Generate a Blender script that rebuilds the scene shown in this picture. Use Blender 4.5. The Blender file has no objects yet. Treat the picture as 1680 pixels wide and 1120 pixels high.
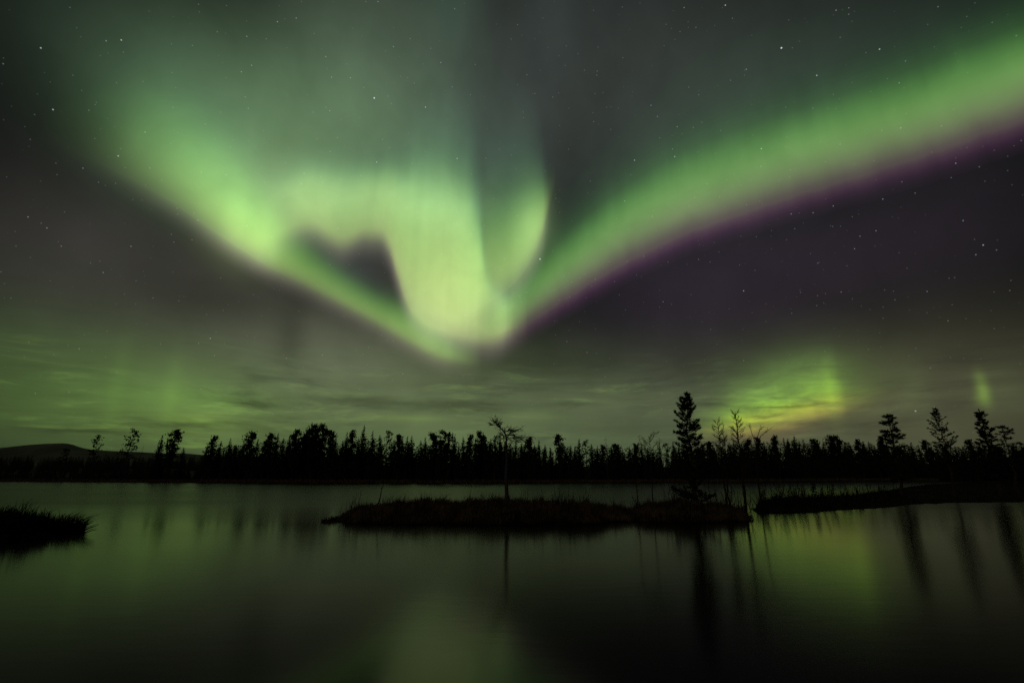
import bpy, math, random
from math import radians, sin, cos, pi, tan, atan2, asin, sqrt, exp
from mathutils import Vector, Matrix

# ----------------------------------------------------------------------------- camera
SC = bpy.context.scene
COL = SC.collection
EYE = 2.2                     # eye height above the water
PITCH = radians(15.2)
FPX = 793.3                   # 17 mm lens on a 36 mm wide sensor
cam_data = bpy.data.cameras.new('camera')
cam_data.lens = 17.0
cam_data.sensor_width = 36.0
cam_data.clip_start = 0.1
cam_data.clip_end = 30000.0
cam = bpy.data.objects.new('camera', cam_data)
cam.location = (0.0, 0.0, EYE)
cam.rotation_euler = (radians(90) + PITCH, 0.0, 0.0)
COL.objects.link(cam)
SC.camera = cam

SC.view_settings.view_transform = 'Standard'
SC.view_settings.look = 'None'
SC.view_settings.exposure = 0.0
SC.view_settings.gamma = 1.0
try:
    SC.cycles.use_denoising = False
    SC.cycles.max_bounces = 5
    SC.cycles.diffuse_bounces = 2
    SC.cycles.glossy_bounces = 3
    SC.cycles.transparent_max_bounces = 4
except Exception:
    pass


# surveying helpers: a direction measured on the photograph -> bearing / elevation / place
def ray(px, py):
    """horizontal forward, right and up components of a sight line"""
    a, b = px - 840.0, 560.0 - py
    return a, FPX * cos(PITCH) - b * sin(PITCH), FPX * sin(PITCH) + b * cos(PITCH)


def bearing(px, py):
    x, y, z = ray(px, py)
    return math.degrees(atan2(x, y)), math.degrees(atan2(z, sqrt(x * x + y * y)))


def at(px, py, d):
    """the point seen there, d metres out from the shore we stand on"""
    x, y, z = ray(px, py)
    return Vector((x / y * d, d, EYE + z / y * d))


def on_water(px, py):
    x, y, z = ray(px, py)
    d = -EYE / (z / y)
    return Vector((x / y * d, d, 0.0))


def lin(r, g, b, k=1.0):
    f = lambda c: (c / 255 / 12.92 if c / 255 <= 0.04045 else ((c / 255 + 0.055) / 1.055) ** 2.4)
    return (f(r) * k, f(g) * k, f(b) * k)


# ----------------------------------------------------------------------------- sky: night, stars, aurora
world = bpy.data.worlds.new('World')
SC.world = world
world.use_nodes = True
WN = world.node_tree.nodes
WL = world.node_tree.links
WN.clear()
try:
    world.cycles.sampling_method = 'MANUAL'
    world.cycles.sample_map_resolution = 512
except Exception:
    pass


def _in(sock, v):
    if isinstance(v, bpy.types.NodeSocket):
        WL.new(v, sock)
    elif v is not None:
        sock.default_value = v


def M(op, a, b=None, c=None, clamp=False):
    n = WN.new('ShaderNodeMath')
    n.operation = op
    n.use_clamp = clamp
    for i, v in enumerate((a, b, c)):
        _in(n.inputs[i], v)
    return n.outputs[0]


def V(op, a, b=None, c=None, scale=None):
    n = WN.new('ShaderNodeVectorMath')
    n.operation = op
    for i, v in enumerate((a, b, c)):
        if v is not None:
            _in(n.inputs[i], v)
    if scale is not None:
        _in(n.inputs['Scale'], scale)
    return n.outputs['Value'] if op in ('DOT_PRODUCT', 'LENGTH', 'DISTANCE') else n.outputs[0]


def CXYZ(x, y, z=0.0):
    n = WN.new('ShaderNodeCombineXYZ')
    for i, v in enumerate((x, y, z)):
        _in(n.inputs[i], v)
    return n.outputs[0]


def REMAP(v, a, b, c=0.0, d=1.0, kind='LINEAR'):
    n = WN.new('ShaderNodeMapRange')
    n.interpolation_type = kind
    n.clamp = True
    _in(n.inputs[0], v)
    for i, k in enumerate((a, b, c, d)):
        n.inputs[i + 1].default_value = k
    return n.outputs[0]


def NOISE(vec, scale=1.0, detail=2.0, rough=0.5, distort=0.0):
    n = WN.new('ShaderNodeTexNoise')
    n.inputs['Scale'].default_value = scale
    n.inputs['Detail'].default_value = detail
    n.inputs['Roughness'].default_value = rough
    n.inputs['Distortion'].default_value = distort
    WL.new(vec, n.inputs['Vector'])
    return n.outputs[0]


def CURVE(v, pts, lo, hi):
    """v in 0..1 -> smooth curve through pts (t, value), values between lo and hi"""
    n = WN.new('ShaderNodeFloatCurve')
    _in(n.inputs['Value'], v)
    cu = n.mapping.curves[0]
    while len(cu.points) > 2:
        cu.points.remove(cu.points[1])
    pts = sorted(pts)
    nv = [(t, (x - lo) / (hi - lo)) for t, x in pts]
    cu.points[0].location = nv[0]
    cu.points[1].location = nv[-1]
    for p in nv[1:-1]:
        cu.points.new(*p)
    for p in cu.points:
        p.handle_type = 'AUTO_CLAMPED'
    n.mapping.update()
    return M('MULTIPLY_ADD', n.outputs[0], hi - lo, lo)


def RAMP(v, stops):
    n = WN.new('ShaderNodeValToRGB')
    _in(n.inputs[0], v)
    cr = n.color_ramp
    cr.interpolation = 'B_SPLINE'
    cr.elements[0].position, cr.elements[1].position = stops[0][0], stops[-1][0]
    cr.elements[0].color = (*stops[0][1], 1)
    cr.elements[1].color = (*stops[-1][1], 1)
    for t, c in stops[1:-1]:
        e = cr.elements.new(t)
        e.color = (*c, 1)
    return n.outputs[0]


tc = WN.new('ShaderNodeTexCoord')
DIR = V('NORMALIZE', tc.outputs['Generated'])
sep = WN.new('ShaderNodeSeparateXYZ')
WL.new(DIR, sep.inputs[0])
DEG = 180 / pi
AZ = M('MULTIPLY', M('ARCTAN2', sep.outputs[0], sep.outputs[1]), DEG)
EL = M('MULTIPLY', M('ARCSINE', sep.outputs[2]), DEG)
AE = CXYZ(AZ, EL)

RAYS = NOISE(V('MULTIPLY', AE, (0.16, 0.012, 0.0)), 1.0, 3.0, 0.55)          # tall ray structure
RAYSF = NOISE(V('MULTIPLY', AE, (0.55, 0.02, 0.0)), 1.0, 2.0, 0.5)
SOFT = NOISE(V('MULTIPLY', AE, (0.07, 0.07, 0.0)), 1.0, 3.0, 0.5, 0.3)       # patchiness
terms = []


def glow(px, py, sx, sy, rgb, k=1.0, tilt=0.0):
    """a diffuse patch of airglow/aurora: sizes in photograph pixels, turned into degrees"""
    a0, e0 = bearing(px, py)
    a1, _ = bearing(px + sx, py)
    _, e1 = bearing(px, py - sy)
    ia, ie = 1 / (a1 - a0), 1 / (e1 - e0)
    if tilt:
        c, s = cos(radians(tilt)), sin(radians(tilt))
        da = V('SUBTRACT', AE, (a0, e0, 0))
        u = V('DOT_PRODUCT', da, (c * ia, s * ia, 0))
        w = V('DOT_PRODUCT', da, (-s * ie, c * ie, 0))
        q = CXYZ(u, w)
    else:
        q = V('MULTIPLY_ADD', AE, (ia, ie, 0), (-a0 * ia, -e0 * ie, 0))
    g = M('EXPONENT', M('MULTIPLY', V('DOT_PRODUCT', q, q), -1.0))
    terms.append(V('SCALE', lin(*rgb, k), scale=g))


def curtain(pts, stops, k=1.0, ray_amt=0.3, ragged=0.0, fine=0.0, soft=2.5, blotch=0.0):
    """pts: (px, py of the lower edge, height in px, intensity); stops over t=-1..3 of the height"""
    E, H, I = [], [], []
    for px, py, h, i in pts:
        a, e = bearing(px, py)
        _, e2 = bearing(px, py - h)
        E.append((a, e)); H.append((a, e2 - e)); I.append((a, i))
    a0, a1 = min(p[0] for p in E), max(p[0] for p in E)
    nrm = lambda L: [((a - a0) / (a1 - a0), v) for a, v in L]
    t = REMAP(AZ, a0, a1)
    edge = CURVE(t, nrm(E), -10, 80)
    if ragged:
        edge = M('MULTIPLY_ADD', M('SUBTRACT', RAYSF, 0.5), ragged, edge)
    hgt = CURVE(t, nrm(H), 0, 50)
    inten = CURVE(t, nrm(I), 0, 2)
    d = M('SUBTRACT', EL, edge)
    up = M('GREATER_THAN', d, 0.0)
    unit = M('MULTIPLY_ADD', up, M('SUBTRACT', hgt, soft), soft)     # below the edge it fades within `soft` degrees
    q = M('DIVIDE', d, unit)
    col = RAMP(REMAP(q, -1, 3), [((s + 1) / 4, c) for s, c in stops])
    if ray_amt:
        inten = M('MULTIPLY', inten, M('MULTIPLY_ADD', M('SUBTRACT', RAYS, 0.5), 2 * ray_amt, 1.0))
    if fine:
        inten = M('MULTIPLY', inten, M('MULTIPLY_ADD', M('SUBTRACT', RAYSF, 0.5), 2 * fine, 1.0))
    if blotch:
        bn = NOISE(V('MULTIPLY_ADD', AE, (0.22, 0.75, 0.0), (5.0, 2.0, 0.0)), 1.0, 4.0, 0.6, 0.4)
        inten = M('MULTIPLY', inten, REMAP(bn, 0.35, 0.65, 1.0 - blotch, 1.0 + blotch))
    terms.append(V('SCALE', col, scale=M('MULTIPLY', inten, k)))


Z0 = (0, 0, 0)
# --- diffuse sky glow
glow(110, 625, 280, 100, (54, 80, 33), 0.66)
glow(300, 640, 170, 60, (66, 96, 30), 0.5)
glow(330, 700, 120, 30, (70, 88, 28), 0.4)
glow(360, 540, 300, 190, (56, 55, 48), 0.85)
glow(640, 650, 330, 90, (70, 83, 52), 0.95)
glow(980, 690, 420, 90, (72, 80, 58), 1.0)
glow(700, 745, 600, 40, (50, 66, 38), 0.8)
glow(1480, 680, 420, 130, (70, 68, 48), 0.95)
glow(560, 575, 150, 60, (64, 66, 54), 0.8)
glow(900, 150, 430, 290, (47, 51, 48), 1.0)
glow(800, 250, 90, 120, (36, 46, 44), 0.6)
glow(1250, 150, 330, 150, (40, 52, 42), 0.65)
glow(1150, 480, 260, 120, (38, 29, 40), 0.9)
glow(1500, 380, 260, 110, (31, 25, 31), 0.8)
glow(120, 400, 200, 120, (34, 32, 30), 0.8)
# --- high veil above the left arm
glow(610, 110, 140, 170, (66, 84, 64), 0.85)
glow(500, 200, 210, 120, (74, 100, 68), 1.0)
glow(310, 235, 120, 95, (54, 84, 54), 0.95)
glow(280, 120, 170, 110, (42, 56, 46), 0.6)
glow(740, 10, 50, 90, (44, 70, 54), 0.4)
glow(910, 20, 50, 110, (40, 54, 50), 0.35)

G = lambda r, g, b: lin(r, g, b)
# --- left arm: from the far left edge down past the foot of the fold
curtain([(60, 225, 120, 0.0), (150, 262, 130, 0.05), (220, 296, 140, 0.22), (290, 336, 130, 0.46), (350, 378, 115, 0.74),
         (405, 414, 95, 1.05), (440, 436, 80, 0.9), (480, 456, 60, 0.66), (540, 488, 46, 0.60), (610, 526, 41, 0.60),
         (670, 560, 46, 0.70), (715, 584, 40, 0.66), (750, 594, 32, 0.35), (790, 600, 30, 0.0)],
        [(-1, Z0), (-0.8, Z0), (-0.45, G(52, 44, 46)), (-0.08, G(104, 104, 84)), (0.22, G(144, 182, 94)), (0.6, G(118, 172, 80)),
         (1.0, G(74, 122, 58)), (1.35, G(36, 64, 40)), (1.75, G(12, 22, 16)), (2.2, Z0), (3, Z0)], 1.0, 0.10, soft=2.6)
glow(412, 372, 58, 62, (138, 158, 98), 0.42, -20)
glow(350, 305, 120, 60, (80, 114, 66), 0.42, -26)
glow(450, 280, 130, 90, (84, 108, 72), 0.6)
glow(480, 325, 120, 52, (112, 138, 88), 0.75)
# --- the fold: arch over the dark triangle and its bright hanging foot
curtain([(400, 400, 90, 0.0), (440, 398, 95, 0.3), (480, 378, 90, 0.50), (510, 372, 88, 0.58), (560, 396, 105, 0.62), (600, 382, 96, 0.66), (622, 384, 100, 0.70), (638, 402, 115, 0.76),
         (652, 445, 150, 0.86), (668, 492, 195, 0.95), (688, 521, 218, 1.0), (725, 540, 233, 1.04), (758, 550, 228, 0.94), (778, 554, 190, 0.80),
         (800, 556, 90, 0.60), (820, 553, 66, 0.68), (834, 544, 56, 0.48), (846, 540, 60, 0.2), (866, 530, 60, 0.0)],
        [(-1, Z0), (-0.85, Z0), (-0.55, G(54, 48, 50)), (-0.25, G(104, 100, 88)), (0.0, G(154, 166, 112)), (0.12, G(170, 196, 120)), (0.4, G(160, 196, 112)),
         (0.75, G(146, 186, 108)), (0.95, G(116, 160, 96)), (1.12, G(72, 110, 72)), (1.32, G(36, 60, 46)), (1.6, G(10, 20, 14)), (2.0, Z0), (3, Z0)], 1.0, 0.10, 0.4, 0.09, soft=3.8)
glow(596, 440, 62, 50, (46, 46, 47), 0.8)
glow(735, 470, 58, 80, (128, 128, 82), 0.6, 0)
glow(725, 340, 70, 48, (100, 130, 84), 0.6, 0)
glow(600, 320, 120, 45, (84, 110, 76), 0.6, 0)
# --- right-hand lobe of the fold
curtain([(735, 535, 170, 0.0), (770, 514, 165, 0.40), (800, 496, 160, 0.70), (830, 476, 150, 0.88), (855, 450, 138, 0.94), (874, 420, 118, 0.92), (888, 388, 90, 0.78),
         (897, 356, 60, 0.36), (904, 330, 44, 0.08), (912, 305, 40, 0.0)],
        [(-1, Z0), (-0.85, Z0), (-0.5, G(46, 46, 44)), (-0.05, G(112, 118, 92)), (0.2, G(152, 186, 106)), (0.5, G(136, 180, 98)),
         (0.8, G(94, 140, 78)), (1.1, G(54, 86, 56)), (1.5, G(26, 44, 34)), (2.0, G(8, 14, 10)), (2.4, Z0), (3, Z0)], 1.0, 0.06, 0.0, 0.08, soft=5.0)
glow(872, 378, 32, 54, (108, 138, 82), 0.62, -12)
# --- long right arm
curtain([(770, 582, 60, 0.0), (820, 556, 62, 0.3), (850, 540, 66, 0.6), (900, 508, 80, 0.72), (960, 470, 92, 0.78), (1040, 424, 104, 0.80), (1130, 382, 112, 0.80),
         (1250, 340, 118, 0.76), (1400, 292, 122, 0.74), (1550, 244, 128, 0.74), (1680, 196, 134, 0.74), (1850, 130, 140, 0.6), (2300, 0, 140, 0.0)],
        [(-1, Z0), (-0.95, Z0), (-0.6, G(34, 18, 34)), (-0.3, G(66, 36, 62)), (0.06, G(94, 78, 80)), (0.32, G(126, 146, 98)), (0.62, G(122, 174, 92)),
         (0.92, G(84, 140, 66)), (1.2, G(44, 78, 44)), (1.65, G(18, 32, 22)), (2.3, Z0), (3, Z0)], 0.95, 0.05, 0.6, 0.03, soft=2.6)
# --- low rays behind the forest
curtain([(1130, 724, 50, 0.0), (1180, 716, 60, 0.3), (1225, 708, 66, 0.8), (1260, 702, 70, 0.9), (1300, 692, 70, 0.75), (1335, 683, 72, 0.72), (1358, 678, 72, 0.72),
         (1378, 674, 72, 0.55), (1396, 670, 66, 0.24), (1430, 664, 60, 0.08), (1480, 655, 50, 0.0)],
        [(-1, Z0), (-0.9, Z0), (-0.4, G(56, 36, 24)), (-0.05, G(108, 82, 34)), (0.25, G(146, 152, 32)), (0.5, G(112, 158, 34)),
         (0.8, G(84, 118, 36)), (1.1, G(50, 72, 28)), (1.45, G(18, 28, 13)), (1.8, Z0), (3, Z0)], 1.12, 0.1, 0.0, 0.3, soft=2.2, blotch=0.5)
glow(1612, 638, 11, 24, (92, 120, 40), 0.75)
glow(1640, 640, 60, 40, (50, 66, 34), 0.4)
glow(1610, 655, 14, 9, (90, 120, 30), 0.35)
glow(1500, 640, 30, 50, (40, 60, 24), 0.4)
glow(190, 640, 16, 80, (56, 84, 26), 0.3)
glow(230, 690, 260, 50, (56, 74, 18), 0.4)
glow(320, 652, 110, 20, (56, 92, 20), 0.45)
glow(322, 688, 45, 11, (66, 86, 16), 0.45)
glow(672, 686, 60, 5, (60, 80, 18), 0.6)
glow(870, 682, 50, 7, (52, 68, 22), 0.5)
glow(1010, 655, 120, 12, (50, 60, 30), 0.4)
glow(1215, 690, 60, 12, (96, 124, 20), 0.35)
glow(720, 700, 260, 40, (46, 60, 16), 0.5)
glow(280, 650, 14, 60, (60, 88, 26), 0.3)
glow(1310, 630, 110, 50, (62, 94, 30), 0.8)
glow(1364, 645, 14, 36, (96, 130, 34), 0.45)

total = lin(15, 16, 17)
for tm in terms:
    total = V('ADD', total, tm)
total = V('SCALE', total, scale=M('MULTIPLY_ADD', M('SUBTRACT', SOFT, 0.5), 0.45, 1.0))
PATCH = NOISE(V('MULTIPLY', AE, (0.20, 0.20, 0.0)), 1.0, 4.0, 0.5, 0.5)
total = V('SCALE', total, scale=M('MULTIPLY_ADD', M('SUBTRACT', PATCH, 0.5), 0.34, 1.0))

# --- thin dark cloud streaks low over the forest
warp = NOISE(V('MULTIPLY', AE, (0.035, 0.12, 0.0)), 1.0, 2.0)
cv = CXYZ(M('MULTIPLY', AZ, 0.085), M('MULTIPLY_ADD', warp, 2.2, M('MULTIPLY', EL, 0.55)), 3.7)
CL = NOISE(cv, 1.0, 6.0, 0.62, 0.25)
CL2 = NOISE(V('MULTIPLY_ADD', cv, (1.7, 2.0, 1.0), (7.0, 3.0, 5.0)), 1.0, 5.0, 0.6, 0.3)
BROKEN = REMAP(NOISE(V('MULTIPLY_ADD', AE, (0.06, 0.14, 0.0), (3.0, 8.0, 1.0)), 1.0, 3.0, 0.55), 0.40, 0.62, 0.1, 1, 'SMOOTHSTEP')
LOW = M('MULTIPLY', REMAP(EL, 15, 7, 0, 1, 'SMOOTHSTEP'), BROKEN)
CLM = M('MULTIPLY', REMAP(CL, 0.46, 0.68, 0, 1, 'SMOOTHSTEP'), M('MULTIPLY', LOW, REMAP(EL, 0.5, 4, 0.4, 1, 'SMOOTHSTEP')))
total = V('SCALE', total, scale=M('MULTIPLY_ADD', CLM, -0.50, 1.0))
total = V('SCALE', total, scale=M('MULTIPLY_ADD', M('MULTIPLY', M('SUBTRACT', CL2, 0.5), LOW), 0.9, 1.0))
BAND = M('MULTIPLY', REMAP(CL2, 0.53, 0.74, 0, 1, 'SMOOTHSTEP'), LOW)
total = V('ADD', total, V('SCALE', lin(66, 88, 22), scale=M('MULTIPLY', BAND, REMAP(AZ, 12, 35, 0.75, 0.1))))
total = V('ADD', total, V('SCALE', lin(40, 37, 36), scale=M('MULTIPLY', CLM, 0.5)))

# the few banks of cloud that stand out
WAVE = CXYZ(0.0, M('MULTIPLY', M('SUBTRACT', NOISE(V('MULTIPLY', AE, (0.25, 0.9, 0.0)), 1.0, 4.0, 0.6), 0.5), 1.5))
AEW = V('ADD', AE, WAVE)
for px, py, sx, sy, k in ((740, 665, 130, 9, 0.36), (590, 657, 90, 7, 0.26), (400, 661, 38, 5, 0.34), (440, 668, 40, 5, 0.2), (345, 694, 70, 5, 0.25), (455, 702, 60, 6, 0.2), (120, 704, 80, 4, 0.25),
                          (1290, 667, 70, 3.5, 0.5), (1250, 683, 40, 3, 0.3), (950, 663, 36, 3, 0.2), (900, 598, 110, 22, 0.22), (478, 556, 26, 56, 0.32), (1010, 700, 130, 16, 0.14), (1400, 690, 130, 14, 0.14), (360, 500, 90, 36, 0.2)):
    a0, e0 = bearing(px, py)
    ia, ie = 1 / (bearing(px + sx, py)[0] - a0), 1 / (bearing(px, py - sy)[1] - e0)
    q = V('MULTIPLY_ADD', AEW, (ia, ie, 0), (-a0 * ia, -e0 * ie, 0))
    g = M('EXPONENT', M('MULTIPLY', V('DOT_PRODUCT', q, q), -1.0))
    total = V('SCALE', total, scale=M('MULTIPLY_ADD', g, -k, 1.0))

# --- stars
BRIGHT = [(614, 161), (886, 425), (1502, 674), (1282, 79)]
MEDIUM = [(618, 266), (1190, 9), (1443, 81), (1340, 124), (199, 66), (87, 180), (194, 256), (750, 260), (1041, 263), (1107, 257),
          (1613, 402), (1249, 244), (67, 79), (698, 176), (1220, 477), (345, 555)]
FAINT = [(1111, 208), (1068, 173), (1334, 349), (1298, 351), (1367, 338), (1521, 478), (1088, 495), (77, 374), (46, 356), (215, 404),
         (58, 645), (326, 563), (352, 583), (330, 638), (1220, 591), (529, 582), (486, 30), (544, 127), (575, 128), (541, 182), (396, 118),
         (405, 60), (371, 287), (494, 301), (238, 217), (1070, 355), (1568, 268), (1380, 479), (1402, 408), (130, 572), (930, 560), (963, 578), (993, 618)]


def sky_vec(px, py):
    x, y, z = ray(px, py)
    return tuple(Vector((x, y, z)).normalized())


stars = None
for group, rad, k in ((BRIGHT, 0.0017, 0.75), (MEDIUM, 0.0013, 0.42), (FAINT, 0.0011, 0.25)):
    m = None
    for s in group:
        d = V('DISTANCE', DIR, sky_vec(*s))
        m = d if m is None else M('MINIMUM', m, d)
    b = M('MULTIPLY', REMAP(m, rad, rad * 0.25, 0, 1, 'SMOOTHSTEP'), k)
    stars = b if stars is None else M('ADD', stars, b)
for vscale, vk, vp in ((64.0, 0.30, 2.6), (92.0, 0.13, 1.6)):
    vor = WN.new('ShaderNodeTexVoronoi')
    vor.inputs['Scale'].default_value = vscale
    WL.new(DIR, vor.inputs['Vector'])
    vs = WN.new('ShaderNodeSeparateColor')
    WL.new(vor.outputs['Color'], vs.inputs[0])
    dim = M('MULTIPLY', REMAP(vor.outputs['Distance'], 0.0012 * vscale, 0.0003 * vscale, 0, 1, 'SMOOTHSTEP'), M('MULTIPLY', M('POWER', vs.outputs[0], vp), vk))
    stars = M('ADD', stars, dim)
stars = M('MULTIPLY', stars, REMAP(EL, 2, 25, 0.25, 1.0))
total = V('ADD', total, V('SCALE', (0.85, 0.92, 1.0), scale=stars))

bg = WN.new('ShaderNodeBackground')
WL.new(total, bg.inputs['Color'])
bg.inputs['Strength'].default_value = 1.0
# the last trace of twilight
nish = WN.new('ShaderNodeTexSky')
nish.sky_type = 'NISHITA'
nish.sun_disc = False
nish.sun_elevation = radians(-5)
nish.sun_rotation = radians(40)
bg2 = WN.new('ShaderNodeBackground')
WL.new(nish.outputs[0], bg2.inputs['Color'])
bg2.inputs['Strength'].default_value = 0.002
addb = WN.new('ShaderNodeAddShader')
WL.new(bg.outputs[0], addb.inputs[0])
WL.new(bg2.outputs[0], addb.inputs[1])
wout = WN.new('ShaderNodeOutputWorld')
WL.new(addb.outputs[0], wout.inputs['Surface'])

# faint low moonlight from behind the camera
ml = bpy.data.lights.new('moonlight', 'SUN')
ml.energy = 0.085
ml.angle = radians(0.5)
ml.color = (1.0, 0.9, 0.74)
mo = bpy.data.objects.new('moonlight', ml)
mo.rotation_euler = (radians(66), 0, radians(-28))
COL.objects.link(mo)
#@@REST
# ----------------------------------------------------------------------------- materials
def material(name, rough=0.9, spec=0.2):
    m = bpy.data.materials.new(name)
    m.use_nodes = True
    b = m.node_tree.nodes['Principled BSDF']
    b.inputs['Roughness'].default_value = rough
    b.inputs['Specular IOR Level'].default_value = spec
    return m, m.node_tree.nodes, m.node_tree.links, b


def mottled(name, c1, c2, scale, rough=0.9, detail=4.0, spec=0.02, rand=0.0):
    m, N, L, b = material(name, rough, spec)
    t = N.new('ShaderNodeTexCoord')
    n = N.new('ShaderNodeTexNoise')
    n.inputs['Scale'].default_value = scale
    n.inputs['Detail'].default_value = detail
    L.new(t.outputs['Object'], n.inputs['Vector'])
    r = N.new('ShaderNodeValToRGB')
    r.color_ramp.elements[0].position = 0.32
    r.color_ramp.elements[1].position = 0.68
    r.color_ramp.elements[0].color = (*c1, 1)
    r.color_ramp.elements[1].color = (*c2, 1)
    L.new(n.outputs[0], r.inputs[0])
    out = r.outputs[0]
    if rand:
        oi = N.new('ShaderNodeObjectInfo')
        mr = N.new('ShaderNodeMapRange')
        mr.inputs[3].default_value, mr.inputs[4].default_value = 1 - rand, 1 + rand
        L.new(oi.outputs['Random'], mr.inputs[0])
        vm = N.new('ShaderNodeVectorMath')
        vm.operation = 'SCALE'
        L.new(out, vm.inputs[0])
        L.new(mr.outputs[0], vm.inputs['Scale'])
        out = vm.outputs[0]
    L.new(out, b.inputs['Base Color'])
    return m


M_NEEDLE = mottled('spruce_needles', (0.018, 0.032, 0.014), (0.045, 0.065, 0.028), 1.5, rand=0.25)
M_PINE = mottled('pine_needles', (0.022, 0.036, 0.018), (0.05, 0.07, 0.034), 2.0, rand=0.2)
M_BARK = mottled('bark', (0.045, 0.032, 0.024), (0.11, 0.075, 0.05), 9.0)
M_DEAD = mottled('weathered_wood', (0.06, 0.055, 0.05), (0.15, 0.135, 0.12), 12.0)
M_TWIG = mottled('bare_twigs', (0.03, 0.022, 0.018), (0.07, 0.05, 0.04), 14.0)
M_SEDGE = mottled('withered_sedge', (0.06, 0.042, 0.022), (0.24, 0.16, 0.085), 1.3, detail=6.0)
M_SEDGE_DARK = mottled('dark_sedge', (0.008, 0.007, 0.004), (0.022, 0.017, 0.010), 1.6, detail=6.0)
M_PEAT = mottled('peat', (0.008, 0.006, 0.005), (0.022, 0.016, 0.011), 2.5, detail=6.0)
M_GROUND = mottled('forest_floor', (0.018, 0.016, 0.010), (0.05, 0.045, 0.028), 0.15, detail=6.0)
M_FELL = mottled('bare_fell', (0.10, 0.095, 0.08), (0.20, 0.185, 0.15), 0.004, detail=8.0)


def water_material():
    m, N, L, b = material('lake_water', 0.2, 0.5)
    b.inputs['Base Color'].default_value = (0.003, 0.004, 0.004, 1)
    b.inputs['IOR'].default_value = 1.13
    g = N.new('ShaderNodeNewGeometry')
    n = N.new('ShaderNodeTexNoise')
    mp = N.new('ShaderNodeMapping')
    mp.inputs['Scale'].default_value = (0.03, 0.10, 1.0)
    L.new(g.outputs['Position'], mp.inputs[0])
    L.new(mp.outputs[0], n.inputs['Vector'])
    n.inputs['Scale'].default_value = 1.0
    n.inputs['Detail'].default_value = 3.0
    mr = N.new('ShaderNodeMapRange')
    mr.inputs[1].default_value, mr.inputs[2].default_value = 0.3, 0.7
    mr.inputs[3].default_value, mr.inputs[4].default_value = 0.11, 0.155
    L.new(n.outputs[0], mr.inputs[0])
    # the open lake is ruffled by wind, the inlet behind the islet lies sheltered
    sp = N.new('ShaderNodeSeparateXYZ')
    L.new(g.outputs['Position'], sp.inputs[0])
    m2 = N.new('ShaderNodeMapRange')
    m2.interpolation_type = 'SMOOTHSTEP'
    m2.inputs[1].default_value, m2.inputs[2].default_value = 20.0, 42.0
    m2.inputs[3].default_value, m2.inputs[4].default_value = 0.0, 0.19
    L.new(sp.outputs[1], m2.inputs[0])
    ad = N.new('ShaderNodeMath')
    L.new(mr.outputs[0], ad.inputs[0])
    L.new(m2.outputs[0], ad.inputs[1])
    L.new(ad.outputs[0], b.inputs['Roughness'])
    # tiny wind ripples
    n2 = N.new('ShaderNodeTexNoise')
    mp2 = N.new('ShaderNodeMapping')
    mp2.inputs['Scale'].default_value = (1.2, 3.2, 1.0)
    L.new(g.outputs['Position'], mp2.inputs[0])
    L.new(mp2.outputs[0], n2.inputs['Vector'])
    n2.inputs['Scale'].default_value = 1.0
    n2.inputs['Detail'].default_value = 2.0
    bp = N.new('ShaderNodeBump')
    bp.inputs['Strength'].default_value = 0.05
    bp.inputs['Distance'].default_value = 0.02
    L.new(n2.outputs[0], bp.inputs['Height'])
    L.new(bp.outputs[0], b.inputs['Normal'])
    return m


M_WATER = water_material()


# ----------------------------------------------------------------------------- mesh helpers
class MB:
    def __init__(self):
        self.v, self.f = [], []

    def tube(self, pts, radii, n=5, cap=True):
        base = len(self.v)
        for i, p in enumerate(pts):
            a = pts[max(i - 1, 0)]
            c = pts[min(i + 1, len(pts) - 1)]
            t = (c - a)
            t = t.normalized() if t.length > 1e-9 else Vector((0, 0, 1))
            u = t.cross(Vector((0.31, 0.87, 0.12)))
            if u.length < 1e-4:
                u = t.cross(Vector((1, 0, 0)))
            u.normalize()
            w = t.cross(u)
            for k in range(n):
                an = 2 * pi * k / n
                self.v.append(p + (u * cos(an) + w * sin(an)) * radii[i])
        for i in range(len(pts) - 1):
            for k in range(n):
                a, b2 = base + i * n + k, base + i * n + (k + 1) % n
                self.f.append((a, b2, b2 + n, a + n))
        if cap:
            self.f.append(tuple(base + (len(pts) - 1) * n + k for k in range(n)))

    def tri(self, a, b, c):
        i = len(self.v)
        self.v += [a, b, c]
        self.f.append((i, i + 1, i + 2))

    def tuft(self, R, p, d, size, n, wid):
        """a brush of needles round direction d"""
        for _ in range(n):
            q = Vector((R.gauss(0, 1), R.gauss(0, 1), R.gauss(0, 1)))
            e = (d + q * 0.55).normalized()
            s = e.cross(q)
            if s.length < 1e-4:
                continue
            s.normalize()
            L = size * R.uniform(0.6, 1.15)
            o = p + d * R.uniform(-0.4, 0.2) * size
            m = o + e * L * 0.5
            i = len(self.v)
            self.v += [o, m + s * wid, o + e * L, m - s * wid]
            self.f.append((i, i + 1, i + 2, i + 3))

    def mesh(self, name, mat):
        me = bpy.data.meshes.new(name)
        me.from_pydata([tuple(p) for p in self.v], [], self.f)
        me.materials.append(mat)
        me.update()
        return me

    def obj(self, name, mat, parent=None, smooth=False):
        o = bpy.data.objects.new(name, self.mesh(name, mat))
        if smooth:
            for p in o.data.polygons:
                p.use_smooth = True
        COL.objects.link(o)
        if parent:
            o.parent = parent
        return o


def tag(o, label=None, cat=None, group=None, kind=None):
    for k, v in (('label', label), ('category', cat), ('group', group), ('kind', kind)):
        if v:
            o[k] = v
    return o


def empty(name, loc, rz=0.0):
    o = bpy.data.objects.new(name, None)
    o.empty_display_size = 0.3
    o.location = loc
    o.rotation_euler = (0, 0, rz)
    COL.objects.link(o)
    return o


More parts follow.
